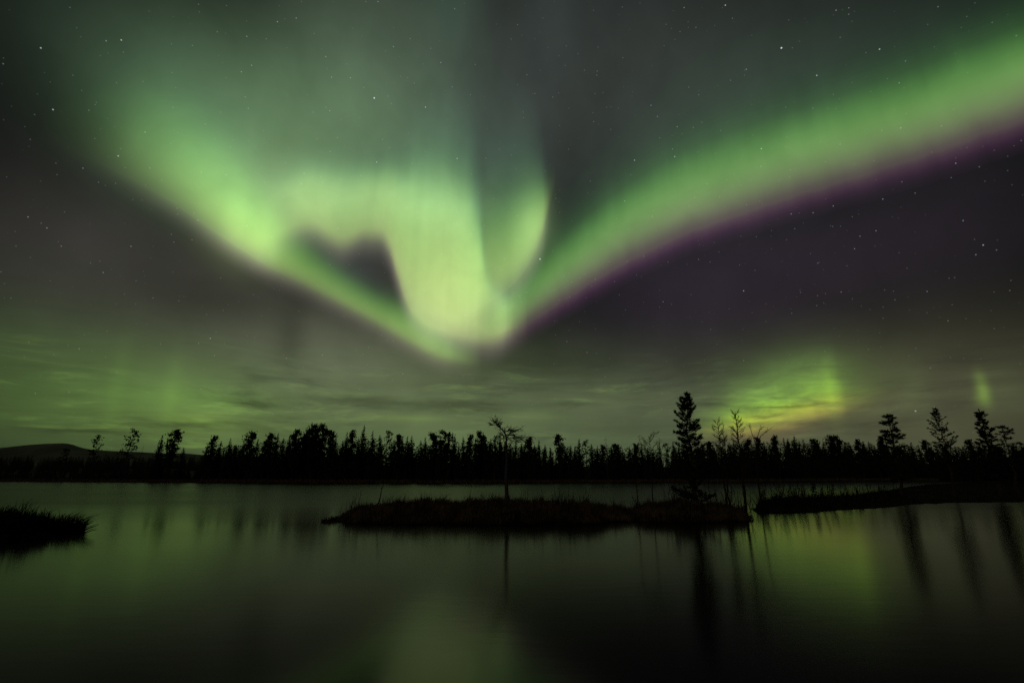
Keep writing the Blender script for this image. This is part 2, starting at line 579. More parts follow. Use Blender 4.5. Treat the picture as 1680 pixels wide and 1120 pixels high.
def hash2(ix, iy, s=0):
    h = (ix * 374761393 + iy * 668265263 + s * 1442695041) & 0xffffffff
    h = ((h ^ (h >> 13)) * 1274126177) & 0xffffffff
    return ((h ^ (h >> 16)) & 0xffff) / 65535.0


def vnoise(x, y, s=0):
    ix, iy = math.floor(x), math.floor(y)
    fx, fy = x - ix, y - iy
    fx, fy = fx * fx * (3 - 2 * fx), fy * fy * (3 - 2 * fy)
    a, b = hash2(ix, iy, s), hash2(ix + 1, iy, s)
    c, d = hash2(ix, iy + 1, s), hash2(ix + 1, iy + 1, s)
    return (a + (b - a) * fx) * (1 - fy) + (c + (d - c) * fx) * fy


def fbm(x, y, s=0, o=4):
    t, a, n = 0, 0.5, 0
    for k in range(o):
        t += a * vnoise(x, y, s + k)
        n += a
        x, y, a = x * 2.03, y * 2.03, a * 0.5
    return t / n


def interp(tab, x):
    if x <= tab[0][0]:
        return tab[0][1]
    for (x0, y0), (x1, y1) in zip(tab, tab[1:]):
        if x <= x1:
            return y0 + (y1 - y0) * (x - x0) / (x1 - x0)
    return tab[-1][1]


# ----------------------------------------------------------------------------- terrain and water
SHORE = []                     # bearing of the far waterline -> distance out
for px, py in ((-400, 789.5), (0, 790), (200, 791), (430, 792.6), (560, 793), (700, 793), (840, 792.6), (1000, 792),
               (1200, 791.4), (1400, 789.2), (1520, 789.5), (1680, 790), (2100, 790)):
    p = on_water(px, py)
    SHORE.append((p.x / p.y, p.y))


def shore_at(x, y):
    return interp(SHORE, x / max(y, 1.0))


def ground_z(x, y):
    r = sqrt(x * x + y * y)
    if y > 20 and abs(x) / y < 3:
        s = shore_at(x, y)
        d = y - s
        n = fbm(x * 0.05, y * 0.05, 3) - 0.5
        if d < 0:
            z = max(-1.5, d * 0.06)
        else:
            z = 0.35 * min(1, d / 1.5) + 0.02 * min(d, 400) + n * min(1.2, d * 0.05) * 2
        return z
    if y < 3:
        return min(0.6, (3 - y) * 0.25 - 0.1) - (0 if r < 60 else min(1.8, (r - 60) * 0.05))
    return max(-1.5, (3 - y) * 0.2)


def build_ground():
    g = MB()
    radii = [0.5 * 1.0 + 0.9 * k for k in range(10)]
    r = radii[-1]
    while r < 95:
        r *= 1.13
        radii.append(r)
    while r < 175:
        r += 1.1
        radii.append(r)
    while r < 9000:
        r *= 1.16
        radii.append(r)
    na = 220
    for r in radii:
        for k in range(na):
            a = 2 * pi * k / na
            x, y = r * sin(a), r * cos(a)
            g.v.append(Vector((x, y, ground_z(x, y))))
    for i in range(len(radii) - 1):
        for k in range(na):
            a, b = i * na + k, i * na + (k + 1) % na
            g.f.append((a, b, b + na, a + na))
    g.f.append(tuple(range(na)))
    tag(g.obj('ground', M_GROUND, smooth=True), kind='structure')


build_ground()

w = MB()
w.v = [Vector(p) for p in ((-5000, -60, 0), (5000, -60, 0), (5000, 1500, 0), (-5000, 1500, 0))]
w.f = [(0, 1, 2, 3)]
tag(w.obj('water', M_WATER), kind='structure')

# bare fell on the left horizon
RIDGE = [(-700, 742), (-400, 738), (-200, 740), (-60, 738), (0, 734.5), (40, 730), (70, 728), (100, 727), (112, 728.5), (128, 734), (145, 737.5), (185, 740),
         (220, 741), (262, 743.5), (300, 743.5), (330, 746), (400, 750), (520, 757), (700, 766), (840, 772)]


def build_fell():
    g = MB()
    cols = 170
    rows = 26
    for i in range(cols + 1):
        px = -700 + (840 + 700) * i / cols
        py = interp(RIDGE, px)
        for j in range(rows + 1):
            d = 3300 + 2600 * j / rows
            top = at(px, py, 4200).z
            t = (d - 4200) / (900 if d < 4200 else 1700)
            f = max(0.0, 1 - t * t) if d < 4200 else max(0.0, cos(t * pi / 2))
            x, y, _ = ray(px, 750)
            p = Vector((x / y * d, d, -5))
            nz = (fbm(p.x * 0.004, p.y * 0.004, 9) - 0.5)
            p.z = -5 + (top + 5) * f + nz * 16 * f * (1 - f) * 4
            g.v.append(p)
    for i in range(cols):
        for j in range(rows):
            a = i * (rows + 1) + j
            g.f.append((a, a + rows + 1, a + rows + 2, a + 1))
    tag(g.obj('hills', M_FELL, smooth=True), kind='structure')


build_fell()


def mound(name, stations, backd, seed, grass_h, mat=M_PEAT, kx=3, rows=26):
    """an islet: stations (px, py of its waterline, py of its silhouette); returns its height function"""
    g = MB()
    R = random.Random(seed)
    fr = [(s[0], on_water(s[0], s[1]).y) for s in stations]
    tops = [(s[0], s[2]) for s in stations]
    p0, p1 = stations[0][0], stations[-1][0]
    n = max(12, int((p1 - p0) / kx))
    surf = []
    for i in range(n + 1):
        px = p0 + (p1 - p0) * i / n
        df = interp(fr, px)
        df += (fbm(px * 0.045, seed * 3.7, seed, 3) - 0.5) * 0.055 * df * min(1, (px - p0) / 20, (p1 - px) / 20)
        db = df + interp(backd, px)
        dm = df + (db - df) * 0.45
        x, y, z = ray(px, interp(tops, px))
        crest = max(0.04, EYE + z / y * dm - grass_h)
        row = []
        for j in range(rows + 1):
            t = j / rows
            d = df - 0.4 + (db - df + 0.8) * t
            tt = min(1, max(0, (d - df) / (db - df)))
            s = sin(pi * min(1, tt / 0.9 * 0.5 if tt < 0.45 else 0.5 + (tt - 0.45) / 1.1))
            X = (px - 840) / FPX * (d * cos(PITCH) - EYE * sin(PITCH))
            h = crest * max(0, s) ** 0.55 if s > 0 else 0
            h += ((fbm(X * 1.3, d * 1.3, seed) - 0.5) * 0.24 + max(0, fbm(X * 3.1, d * 3.1, seed + 7, 2) - 0.55) * 0.8) * min(1, h * 3)
            if tt <= 0 or tt >= 1:
                h = -0.25
            p = Vector((X, d, h))
            row.append(p)
            g.v.append(p)
        surf.append(row)
    for i in range(n):
        for j in range(rows):
            a = i * (rows + 1) + j
            g.f.append((a, a + rows + 1, a + rows + 2, a + 1))
    tag(g.obj(name, mat, smooth=True), kind='structure')
    return surf


def pick(R, surf):
    """a random point on a mound surface"""
    i = R.random() * (len(surf) - 1.001)
    j = R.random() * (len(surf[0]) - 1.001)
    a, b = int(i), int(j)
    u, v = i - a, j - b
    p = (surf[a][b] * (1 - u) + surf[a + 1][b] * u) * (1 - v) + (surf[a][b + 1] * (1 - u) + surf[a + 1][b + 1] * u) * v
    return p


def height_on(surf, X, d):
    best, bp = 1e9, None
    for row in surf:
        for p in row:
            q = (p.x - X) ** 2 + (p.y - d) ** 2
            if q < best:
                best, bp = q, p
    return bp.z


def blade(g, R, p, h, lean, wid, droop=0.3):
    a = R.uniform(0, 2 * pi)
    side = Vector((cos(a), sin(a) * 0.4, 0)).normalized() * wid
    l = Vector((lean[0] + R.gauss(0, 0.28), lean[1] + R.gauss(0, 0.2), 0))
    k = p + l * h * 0.45 + Vector((0, 0, h * 0.62))
    t = p + l * h * (1.0 + droop) + Vector((0, 0, h * R.uniform(0.8, 1.0)))
    i = len(g.v)
    g.v += [p - side, p + side, k + side * 0.7, k - side * 0.7, t]
    g.f += [(i, i + 1, i + 2, i + 3), (i + 3, i + 2, i + 4)]


def grass(surf, n, hmin, hmax, seed, mat, lean=(0.05, 0), wid=0.008, tuss=0.55, zmin=-0.05):
    R = random.Random(seed)
    g = MB()
    k = 0
    tries = 0
    while k < n and tries < n * 6:
        tries += 1
        p = pick(R, surf)
        if p.z < zmin:
            continue
        c = fbm(p.x * 1.1, p.y * 1.1, seed + 5, 3)
        if c < R.uniform(0.2, tuss):
            continue
        c2 = 0.6 + 0.9 * (c - 0.3)
        blade(g, R, p - Vector((0, 0, 0.03)), R.uniform(hmin, hmax) * c2 * min(1.0, 0.25 + max(0, p.z) / 0.28), lean, wid * R.uniform(0.6, 1.4))
        k += 1
    return tag(g.obj('grass', mat), kind='stuff')


ISLET = [(527, 857, 853), (536, 858, 848), (552, 858, 842), (570, 858.5, 834), (585, 859, 829.5), (600, 859, 826), (625, 859, 824), (650, 859, 821.5),
         (680, 860, 818), (720, 860, 819), (770, 860, 818), (800, 860.5, 817.5), (850, 861, 818), (900, 861, 818), (935, 861, 821), (965, 860, 823),
         (985, 858, 826), (1000, 857, 829), (1025, 856, 830), (1045, 855, 827), (1070, 856, 825), (1090, 857, 821), (1105, 856, 815), (1120, 857, 813),
         (1135, 857, 818), (1160, 857, 824), (1190, 857, 827), (1215, 856, 830), (1226, 855, 838), (1233, 853, 850)]
surf_islet = mound('islet', ISLET, [(526, 0.6), (560, 3.0), (620, 5.0), (800, 6.0), (950, 5.5), (1000, 4.0), (1100, 5.5), (1200, 4.5), (1233, 1.0)], 11, 0.34)
PENIN = [(1236, 838, 834), (1244, 841, 822), (1260, 842, 817), (1285, 842, 816), (1330, 840, 815), (1370, 838, 813), (1400, 836, 813), (1440, 833, 809),
         (1480, 830, 804), (1520, 828, 800), (1580, 826.5, 797.5), (1640, 826, 796), (1720, 825, 795), (1850, 824, 795), (2000, 824, 795)]
surf_pen = mound('peninsula', PENIN, [(1236, 1.5), (1260, 9), (1400, 18), (1460, 32), (1520, 62), (1600, 85), (2000, 95)], 23, 0.26, rows=40)
BANK = [(-260, 925, 850), (-140, 908, 844), (-60, 898, 841), (0, 891, 838), (40, 887, 841), (75, 882, 849), (100, 878, 856), (122, 874.5, 862), (138, 871, 867)]
surf_bank = mound('bank', BANK, [(-260, 9), (0, 5.0), (60, 3.6), (138, 0.9)], 31, 0.2, kx=4)

grass(surf_islet, 38000, 0.2, 0.56, 41, M_SEDGE, lean=(0.1, -0.05))
def wisps(surf, n, hmin, hmax, seed, mat, wid, lean, zmin=0.0, edge=False):
    R = random.Random(seed)
    g = MB()
    cl = [pick(R, surf) for _ in range(max(8, n // 9))]
    for k in range(n):
        c = R.choice(cl)
        p = Vector((c.x + R.gauss(0, 0.12), c.y + R.gauss(0, 0.12), c.z - 0.04))
        if p.z < zmin - 0.1:
            continue
        blade(g, R, p, R.uniform(hmin, hmax) * min(1.0, 0.35 + max(0, p.z) / 0.3), lean, wid, 0.25)
    return tag(g.obj('grass', mat), kind='stuff')


wisps(surf_islet, 2200, 0.4, 0.9, 51, M_SEDGE_DARK, 0.009, (0.12, 0))
wisps(surf_bank, 500, 0.35, 0.95, 53, M_SEDGE_DARK, 0.010, (0.3, 0))
wisps(surf_pen, 1100, 0.6, 1.3, 54, M_SEDGE_DARK, 0.014, (0.06, 0))
wisps(surf_pen, 2600, 0.35, 0.7, 52, M_SEDGE_DARK, 0.012, (0.1, 0))
grass(surf_pen, 14000, 0.2, 0.42, 42, M_SEDGE_DARK, wid=0.012)
grass(surf_bank, 9000, 0.18, 0.36, 43, M_SEDGE_DARK, lean=(0.25, 0))


def tall_sedge():
    """long loose blades at the tip of the near bank"""
    R = random.Random(77)
    g = MB()
    n = 0
    while n < 2600:
        p = pick(R, surf_bank)
        x, y = p.x, p.y
        px = 840 + FPX * x / (y * cos(PITCH) - EYE * sin(PITCH))
        if p.z < 0.0 or px < -120:
            continue
        w = 0.55 + 0.45 * fbm(x * 2.2, y * 2.2, 61, 2) + (0.35 if 92 < px < 132 else 0)
        if R.random() > (0.9 if px > 88 else 0.32):
            continue
        blade(g, R, p - Vector((0, 0, 0.03)), (0.16 + 0.5 * R.random() ** 1.6) * w, (0.22 + (0.3 if px > 105 else 0), 0), 0.012, 0.4)
        n += 1
    for k in range(7):
        p = Vector(at(128 + k * 2, 868 + k, 18.9))
        q = Vector(at(158 + R.uniform(-6, 6), 854 + k * 2.4, 18.9))
        m = (p + q) / 2 + Vector((0, 0, 0.03))
        g.tube([p, m, q], [0.016, 0.012, 0.005], 4)
    return tag(g.obj('grass', M_SEDGE_DARK), kind='stuff')


_bankpts = [p for row in surf_bank for p in row]


def height_on_bank(X, d):
    return min(((p.x - X) ** 2 + (p.y - d) ** 2, p.z) for p in _bankpts)[1]


tall_sedge()


# sedge strip along the far waterline
def far_sedge():
    R = random.Random(5)
    g = MB()
    for k in range(9000):
        u = R.uniform(-1.25, 0.85)
        s = interp(SHORE, u) + R.uniform(-0.4, 3.0)
        p = Vector((u * s, s, max(-0.05, ground_z(u * s, s)) - 0.05))
        blade(g, R, p, R.uniform(0.35, 0.8), (0.05, 0), 0.05)
    return tag(g.obj('grass', M_SEDGE), kind='stuff')


far_sedge()


# ----------------------------------------------------------------------------- conifers
def trunk_mb(H, r, R, lean=0.0, n=6):
    g = MB()
    pts, rad = [], []
    k = 9
    for i in range(k + 1):
        t = i / k
        pts.append(Vector((lean * H * t + R.gauss(0, 0.004) * H, R.gauss(0, 0.003) * H, H * t * 0.97 - (0.15 if i == 0 else 0))))
        rad.append(r * (1 - 0.9 * t) * (1.25 if i == 0 else 1))
    g.tube(pts, rad, n)
    return g, pts


def along(pts, t):
    f = t * (len(pts) - 1)
    i = min(int(f), len(pts) - 2)
    return pts[i].lerp(pts[i + 1], f - i)


def spruce(R, H=10.0, wid=1.5, dens=1.0, gap=0.1, t0=0.05):
    """a far spruce: whorls of drooping branches carrying needle tufts, dense near the stem"""
    tr, pts = trunk_mb(H, 0.11, R)
    g = MB()
    t = t0
    while t < 0.985:
        rr = wid * (1 - t) ** 0.8 * R.uniform(0.78, 1.18) + 0.04
        nb = max(4, int(7 * dens * (0.5 + rr / wid)))
        a0 = R.uniform(0, 6.28)
        c = along(pts, t)
        for b in range(nb):
            if R.random() < gap:
                continue
            a = a0 + 6.283 * b / nb + R.gauss(0, 0.25)
            L = rr * R.uniform(0.6, 1.12)
            d = Vector((cos(a), sin(a), 0.45 * (t - 0.45)))
            tip = c + d * L + Vector((0, 0, -0.12 * L))
            steps = max(1, int(L / 0.36))
            for s in range(1, steps + 1):
                g.tuft(R, c.lerp(tip, s / steps), d.normalized(), min(0.40, rr * 0.8 + 0.06), 4, min(0.10, 0.03 + rr * 0.12))
        for b in range(5):
            q = c + Vector((R.gauss(0, 0.3), R.gauss(0, 0.3), 0)) * rr
            g.tuft(R, q, Vector((0, 0, 1)), min(0.6, rr * 0.8 + 0.1), 3, min(0.2, 0.03 + rr * 0.14))
        t += R.uniform(0.024, 0.036)
    top = along(pts, 1.0)
    for k in range(4):
        g.tuft(R, top - Vector((0, 0, 0.12 * k)), Vector((0, 0, 2)), 0.26, 2, 0.035)
    return tr, g


def pine(R, H=10.0, wid=1.7, base=0.35, pads=16, flat=0.5, sparse=0.0, lean=0.0, taper=0.55):
    """a far pine: limbs ending in layered pads of needles, an uneven crown"""
    tr, pts = trunk_mb(H, 0.13, R, lean)
    g = MB()
    for k in range(pads):
        t = base + (1 - base) * ((k + R.uniform(0.1, 0.9)) / pads)
        s = (t - base) / (1 - base)
        prof = (1 - taper * s) * min(1, 0.45 + s * 2.2) if flat < 0.8 else min(1, 0.3 + s * 1.1)
        if s > 0.9:
            prof *= 0.75
        a = R.uniform(0, 6.283)
        L = wid * prof * R.uniform(0.35, 1.05)
        c = along(pts, min(0.995, t - 0.02))
        tip = c + Vector((cos(a) * L, sin(a) * L, L * R.uniform(0.0, 0.45)))
        tr.tube([c, (c + tip) / 2 + Vector((0, 0, -0.05 * L)), tip], [0.045, 0.035, 0.015], 4)
        m = 1 if sparse > 0.5 else 2
        for j in range(m):
            q0 = c.lerp(tip, 1.0 - 0.4 * j)
            for s2 in range(int(16 * (1 - sparse * 0.6))):
                q = q0 + Vector((R.gauss(0, 0.38), R.gauss(0, 0.38), R.gauss(0, 0.18)))
                g.tuft(R, q, Vector((cos(a) * 0.4, sin(a) * 0.4, 0.8)).normalized(), 0.40, 4, 0.10)
    if sparse < 0.4:
        for k in range(46):
            t = base * 0.5 + (1 - base * 0.5) * (k / 46)
            c = along(pts, t)
            g.tuft(R, c + Vector((R.gauss(0, 0.22), R.gauss(0, 0.22), 0)) * wid * (1.1 - t), Vector((0, 0, 1)), 0.5, 3, 0.14)
    top = along(pts, 1.0)
    for s2 in range(8):
        g.tuft(R, top + Vector((R.gauss(0, 0.2), R.gauss(0, 0.2), R.uniform(-0.35, 0.0))), Vector((0, 0, 1)), 0.34, 3, 0.06)
    return tr, g


def snag(R, H=10.0):
    tr, pts = trunk_mb(H, 0.09, R)
    g = MB()
    for k in range(26):
        t = R.uniform(0.35, 0.98)
        a = R.uniform(0, 6.283)
        L = 0.9 * (1.15 - t) * R.uniform(0.5, 1.3) + 0.1
        c = along(pts, t)
        tr.tube([c, c + Vector((cos(a) * L, sin(a) * L, L * R.uniform(-0.2, 0.35)))], [0.04, 0.015], 3)
        if R.random() < 0.35:
            tr.tuft(R, c + Vector((cos(a) * L, sin(a) * L, 0)), Vector((cos(a), sin(a), 0.3)).normalized(), 0.3, 3, 0.05)
    return tr, None


RP = random.Random(2024)
PROTO = {
    'narrow': [spruce(RP, 10, 1.25, 1.0, 0.10), spruce(RP, 10, 1.4, 0.9, 0.16), spruce(RP, 10, 1.1, 0.9, 0.14)],
    'cone': [spruce(RP, 10, 2.2, 1.0, 0.12), spruce(RP, 10, 1.9, 1.0, 0.18), spruce(RP, 10, 2.4, 0.95, 0.16)],
    'broad': [pine(RP, 10, 2.1, 0.22, 34, 0.5), pine(RP, 10, 2.3, 0.28, 34, 0.5, 0.0, 0.01), pine(RP, 10, 1.9, 0.2, 36, 0.6)],
    'pine': [pine(RP, 10, 1.5, 0.28, 26, 0.5, 0.1), pine(RP, 10, 1.7, 0.3, 24, 0.5, 0.15), pine(RP, 10, 1.4, 0.25, 26, 0.5, 0.1)],
    'sparse': [pine(RP, 10, 1.35, 0.4, 17, 0.5, 0.6), pine(RP, 10, 1.2, 0.42, 15, 0.5, 0.6), pine(RP, 10, 1.5, 0.35, 18, 0.5, 0.55, 0.03)],
    'flat': [pine(RP, 10, 2.2, 0.55, 20, 0.9, 0.15), pine(RP, 10, 1.9, 0.5, 20, 0.9, 0.25)],
    'snag': [snag(RP), snag(RP)],
}
NAMES = {'narrow': 'spruce', 'cone': 'spruce', 'broad': 'pine', 'pine': 'pine', 'sparse': 'pine', 'flat': 'pine', 'snag': 'dead_pine'}
KINDTXT = {'narrow': 'narrow spruce', 'cone': 'wide conical spruce', 'broad': 'broad dense pine', 'pine': 'ragged pine', 'sparse': 'thin sparse pine',
           'flat': 'flat-topped pine', 'snag': 'thin half-dead snag'}
MESHES = {}
for kd, lst in PROTO.items():
    MESHES[kd] = [(t.mesh('trunk', M_DEAD if kd == 'snag' else M_BARK), c.mesh('crown', M_NEEDLE) if c else None) for t, c in lst]
USED = {}
RT = random.Random(99)
FIRST = {}


def plant(kd, loc, H, fat=1.0, rz=None, tilt=0.0, name=None, variant=None):
    """one tree: an empty at its foot with its own trunk and crown objects"""
    i = USED.get(kd, 0)
    USED[kd] = i + 1
    v = (i if variant is None else variant) % len(MESHES[kd])
    root = empty(name or NAMES[kd], loc, RT.uniform(0, 6.28) if rz is None else rz)
    root.rotation_euler.y = 0
    s = H / 10.0
    root.scale = (s * fat, s * fat, s)
    if tilt:
        root.rotation_mode = 'XYZ'
        root.rotation_euler = (0, tilt, 0)
    tm, cm = MESHES[kd][v]
    key = (kd, v)
    if key not in FIRST:
        t = bpy.data.objects.new('trunk', tm)
        c = bpy.data.objects.new('crown', cm) if cm else None
        FIRST[key] = (t, c)
    else:
        t, c = (o.copy() if o else None for o in FIRST[key])
    for o in (t, c):
        if not o:
            continue
        COL.objects.link(o)
        o.parent = root
    return root


# the skyline of the far shore, left to right: (px, py of the top, kind, width factor, tilt)
SKY = [
    (108, 735, 'sparse', 0.9, 0), (165, 712, 'sparse', 1.0, 0.10), (176, 733, 'snag', 0.8, 0), (193, 737, 'snag', 0.7, 0), (221, 704, 'sparse', 1.35, 0.12),
    (237, 726, 'snag', 0.8, 0.05), (267, 712, 'cone', 0.95, 0), (289, 704, 'pine', 1.15, 0), (302, 733, 'narrow', 1.2, 0),
    (341, 728, 'cone', 0.8, 0), (351, 715, 'pine', 1.0, 0), (363, 722, 'cone', 0.7, 0), (379, 717, 'narrow', 1.0, 0), (388, 729, 'narrow', 1.0, 0),
    (401, 722, 'cone', 0.9, 0), (413, 709, 'broad', 0.95, 0), (424, 718, 'cone', 0.9, 0), (436, 724, 'pine', 0.9, 0), (447, 710, 'pine', 1.0, 0),
    (457, 709, 'narrow', 1.0, 0), (466, 717, 'cone', 0.85, 0), (476, 712, 'cone', 0.8, 0), (487, 705, 'broad', 0.9, 0), (499, 713, 'pine', 0.9, 0),
    (508, 704, 'broad', 0.85, 0), (517, 697, 'broad', 1.0, 0), (531, 696, 'broad', 1.0, 0), (544, 706, 'broad', 0.85, 0), (552, 715, 'cone', 0.7, 0),
    (563, 721, 'cone', 0.8, 0), (570, 707, 'cone', 0.8, 0), (579, 706, 'pine', 0.9, 0), (589, 716, 'cone', 0.8, 0), (598, 695, 'narrow', 1.2, 0), (612, 705, 'narrow', 1.2, 0),
    (624, 712, 'cone', 0.85, 0), (637, 705, 'sparse', 1.0, 0), (647, 720, 'cone', 0.8, 0), (655, 712, 'pine', 1.0, 0), (661, 716, 'cone', 0.7, 0), (669, 714, 'narrow', 1.1, 0),
    (676, 713, 'narrow', 1.3, 0), (691, 721, 'cone', 0.8, 0), (698, 716, 'cone', 0.9, 0), (712, 711, 'broad', 0.95, 0), (722, 717, 'cone', 0.8, 0), (731, 707, 'flat', 1.1, 0),
    (746, 715, 'cone', 0.8, 0), (753, 724, 'cone', 0.7, 0), (760, 715, 'narrow', 1.3, 0), (771, 713, 'pine', 0.9, 0), (780, 717, 'cone', 0.8, 0), (788, 708, 'broad', 0.9, 0),
    (797, 715, 'cone', 0.9, 0), (805, 718, 'cone', 0.8, 0), (812, 713, 'sparse', 1.0, 0), (820, 711, 'narrow', 1.0, 0),
    (829, 722, 'cone', 0.9, 0), (837, 724, 'cone', 0.8, 0), (846, 722, 'cone', 0.9, 0), (856, 726, 'cone', 0.9, 0), (869, 717, 'pine', 1.1, 0), (877, 728, 'cone', 0.8, 0), (884, 721, 'cone', 0.8, 0),
    (894, 728, 'narrow', 1.2, 0), (903, 733, 'cone', 0.9, 0), (917, 712, 'pine', 0.95, 0), (926, 730, 'cone', 0.8, 0), (936, 729, 'narrow', 1.3, 0), (943, 732, 'cone', 0.9, 0),
    (950, 719, 'narrow', 1.2, 0), (962, 722, 'sparse', 1.1, 0), (970, 726, 'narrow', 1.2, 0), (980, 730, 'cone', 0.8, 0), (988, 730, 'pine', 0.8, 0), (994, 713, 'snag', 1.0, 0),
    (1003, 732, 'cone', 0.8, 0), (1010, 728, 'broad', 0.9, 0), (1021, 735, 'cone', 0.9, 0), (1032, 731, 'cone', 0.9, 0), (1042, 728, 'pine', 0.8, 0), (1052, 727, 'narrow', 1.1, 0), (1062, 734, 'cone', 0.8, 0),
    (1071, 734, 'cone', 0.8, 0), (1081, 725, 'narrow', 0.8, 0), (1092, 726, 'sparse', 0.9, 0), (1104, 722, 'cone', 0.8, 0), (1113, 731, 'cone', 0.9, 0),
    (1151, 725, 'cone', 0.8, 0), (1164, 724, 'pine', 0.9, 0), (1172, 732, 'cone', 0.9, 0), (1186, 733, 'cone', 0.9, 0), (1196, 724, 'cone', 0.8, 0), (1203, 722, 'narrow', 1.2, 0),
    (1216, 727, 'cone', 0.9, 0), (1226, 721, 'broad', 0.7, 0), (1236, 727, 'cone', 0.8, 0), (1243, 717, 'pine', 0.8, 0), (1253, 723, 'cone', 0.8, 0), (1262, 726, 'cone', 0.8, 0),
    (1271, 715, 'broad', 0.7, 0), (1285, 717, 'narrow', 1.2, 0), (1292, 718, 'narrow', 1.2, 0), (1302, 713, 'narrow', 1.3, 0), (1310, 722, 'cone', 0.8, 0), (1317, 719, 'cone', 0.9, 0),
    (1326, 728, 'cone', 0.9, 0), (1335, 720, 'broad', 0.8, 0), (1343, 728, 'cone', 0.8, 0), (1350, 723, 'narrow', 1.2, 0), (1361, 715, 'broad', 0.75, 0), (1372, 715, 'broad', 0.8, 0), (1386, 724, 'narrow', 1.3, 0), (1394, 729, 'cone', 0.8, 0),
    (1406, 721, 'pine', 0.8, 0), (1415, 726, 'narrow', 1.1, 0), (1424, 723, 'narrow', 1.3, 0), (1434, 729, 'cone', 0.9, 0), (1445, 715, 'broad', 0.75, 0), (1476, 726, 'cone', 0.9, 0), (1494, 724, 'narrow', 1.3, 0),
    (1506, 728, 'cone', 0.8, 0), (1517, 721, 'pine', 0.8, 0), (1527, 730, 'cone', 0.9, 0), (1550, 729, 'cone', 0.9, 0), (1566, 731, 'cone', 0.9, 0), (1578, 730, 'narrow', 1.2, 0), (1590, 721, 'pine', 0.9, 0),
    (1622, 727, 'cone', 0.9, 0), (1633, 730, 'narrow', 1.2, 0), (1660, 730, 'cone', 0.9, 0), (1674, 725, 'cone', 1.0, 0),
]
# landmark trees that are described in their own right
OWN = {
    165: 'lone windswept pine leaning right beside the bare fell', 221: 'tallest leaning ragged pine just right of the bare fell',
    267: 'conical spruce, left one of the pair at the left end of the forest', 289: 'ragged pine with a separate top tuft, right one of the pair left of the gap',
    517: 'broad pine, left half of the tall twin-topped crown in the far forest', 531: 'broad pine, right half of the tall twin-topped crown in the far forest',
    598: 'tall narrow spruce standing highest right of the twin-topped crown', 637: 'thin see-through pine standing between dense dark spruces',
    731: 'flat-topped layered pine left of the bare dead tree', 917: 'lone ragged pine rising above the low forest right of the bare dead tree',
    994: 'thin pole-like half-dead snag above the low forest left of the tall islet pine',
    108: 'small thin pine silhouetted low against the bare fell',
    1361: 'left half of the square blocky pine crown in the right forest', 1372: 'right half of the square blocky pine crown in the right forest',
}
LAND = [(221, 'the leaning ragged pine by the fell'), (289, 'the forest gap pine pair'), (524, 'the twin-topped pine crown'), (598, 'the tallest narrow spruce'), (731, 'the flat-topped layered pine'),
        (830, 'the bare dead tree on the islet'), (917, 'the lone ragged pine'), (994, 'the pole-like snag'), (1125, 'the tall islet pine'), (1206, 'the bare birch on the islet'),
        (1367, 'the square blocky pine crown'), (1457, 'the clumpy pine on the spit'), (1535, 'the open fir-shaped pine on the spit'), (1606, 'the dense ragged pine on the spit')]
ORD = ['first', 'second', 'third', 'fourth', 'fifth', 'sixth', 'seventh', 'eighth', 'ninth', 'tenth', 'eleventh', 'twelfth', 'thirteenth', 'fourteenth']


def skyline_label(px, kd):
    lm = min(LAND, key=lambda l: abs(l[0] - px))
    side = 'right' if px > lm[0] else 'left'
    others = sorted(abs(s[0] - lm[0]) for s in SKY if (s[0] > lm[0]) == (px > lm[0]) and s[0] not in OWN
                    and min(LAND, key=lambda l: abs(l[0] - s[0])) == lm)
    return f"{KINDTXT[kd]}, {ORD[others.index(abs(px - lm[0]))]} far-shore tree {side} of {lm[1]}"


def build_skyline():
    R = random.Random(7)
    for px, py, kd, fat, tilt in SKY:
        x, y, _ = ray(px, py)
        s = interp(SHORE, x / y)
        d = s + R.uniform(4, 11) + (R.uniform(8, 20) if px < 240 else 0)
        top = at(px, py, d)
        gz = ground_z(top.x, d) - 0.05
        H = (top.z - gz) / 0.985
        off = tan(tilt) * H
        # widths were drawn for trees about 7.5 m tall seen at 115 m
        f = fat * (d / 118.0) * (8.2 / H) ** 0.75
        r = plant(kd, Vector((top.x - off, d, gz)), H, f, tilt=tilt)
        tag(r, OWN.get(px) or skyline_label(px, kd), 'dead tree' if kd == 'snag' else NAMES[kd], 'trees of the far shore skyline')


build_skyline()


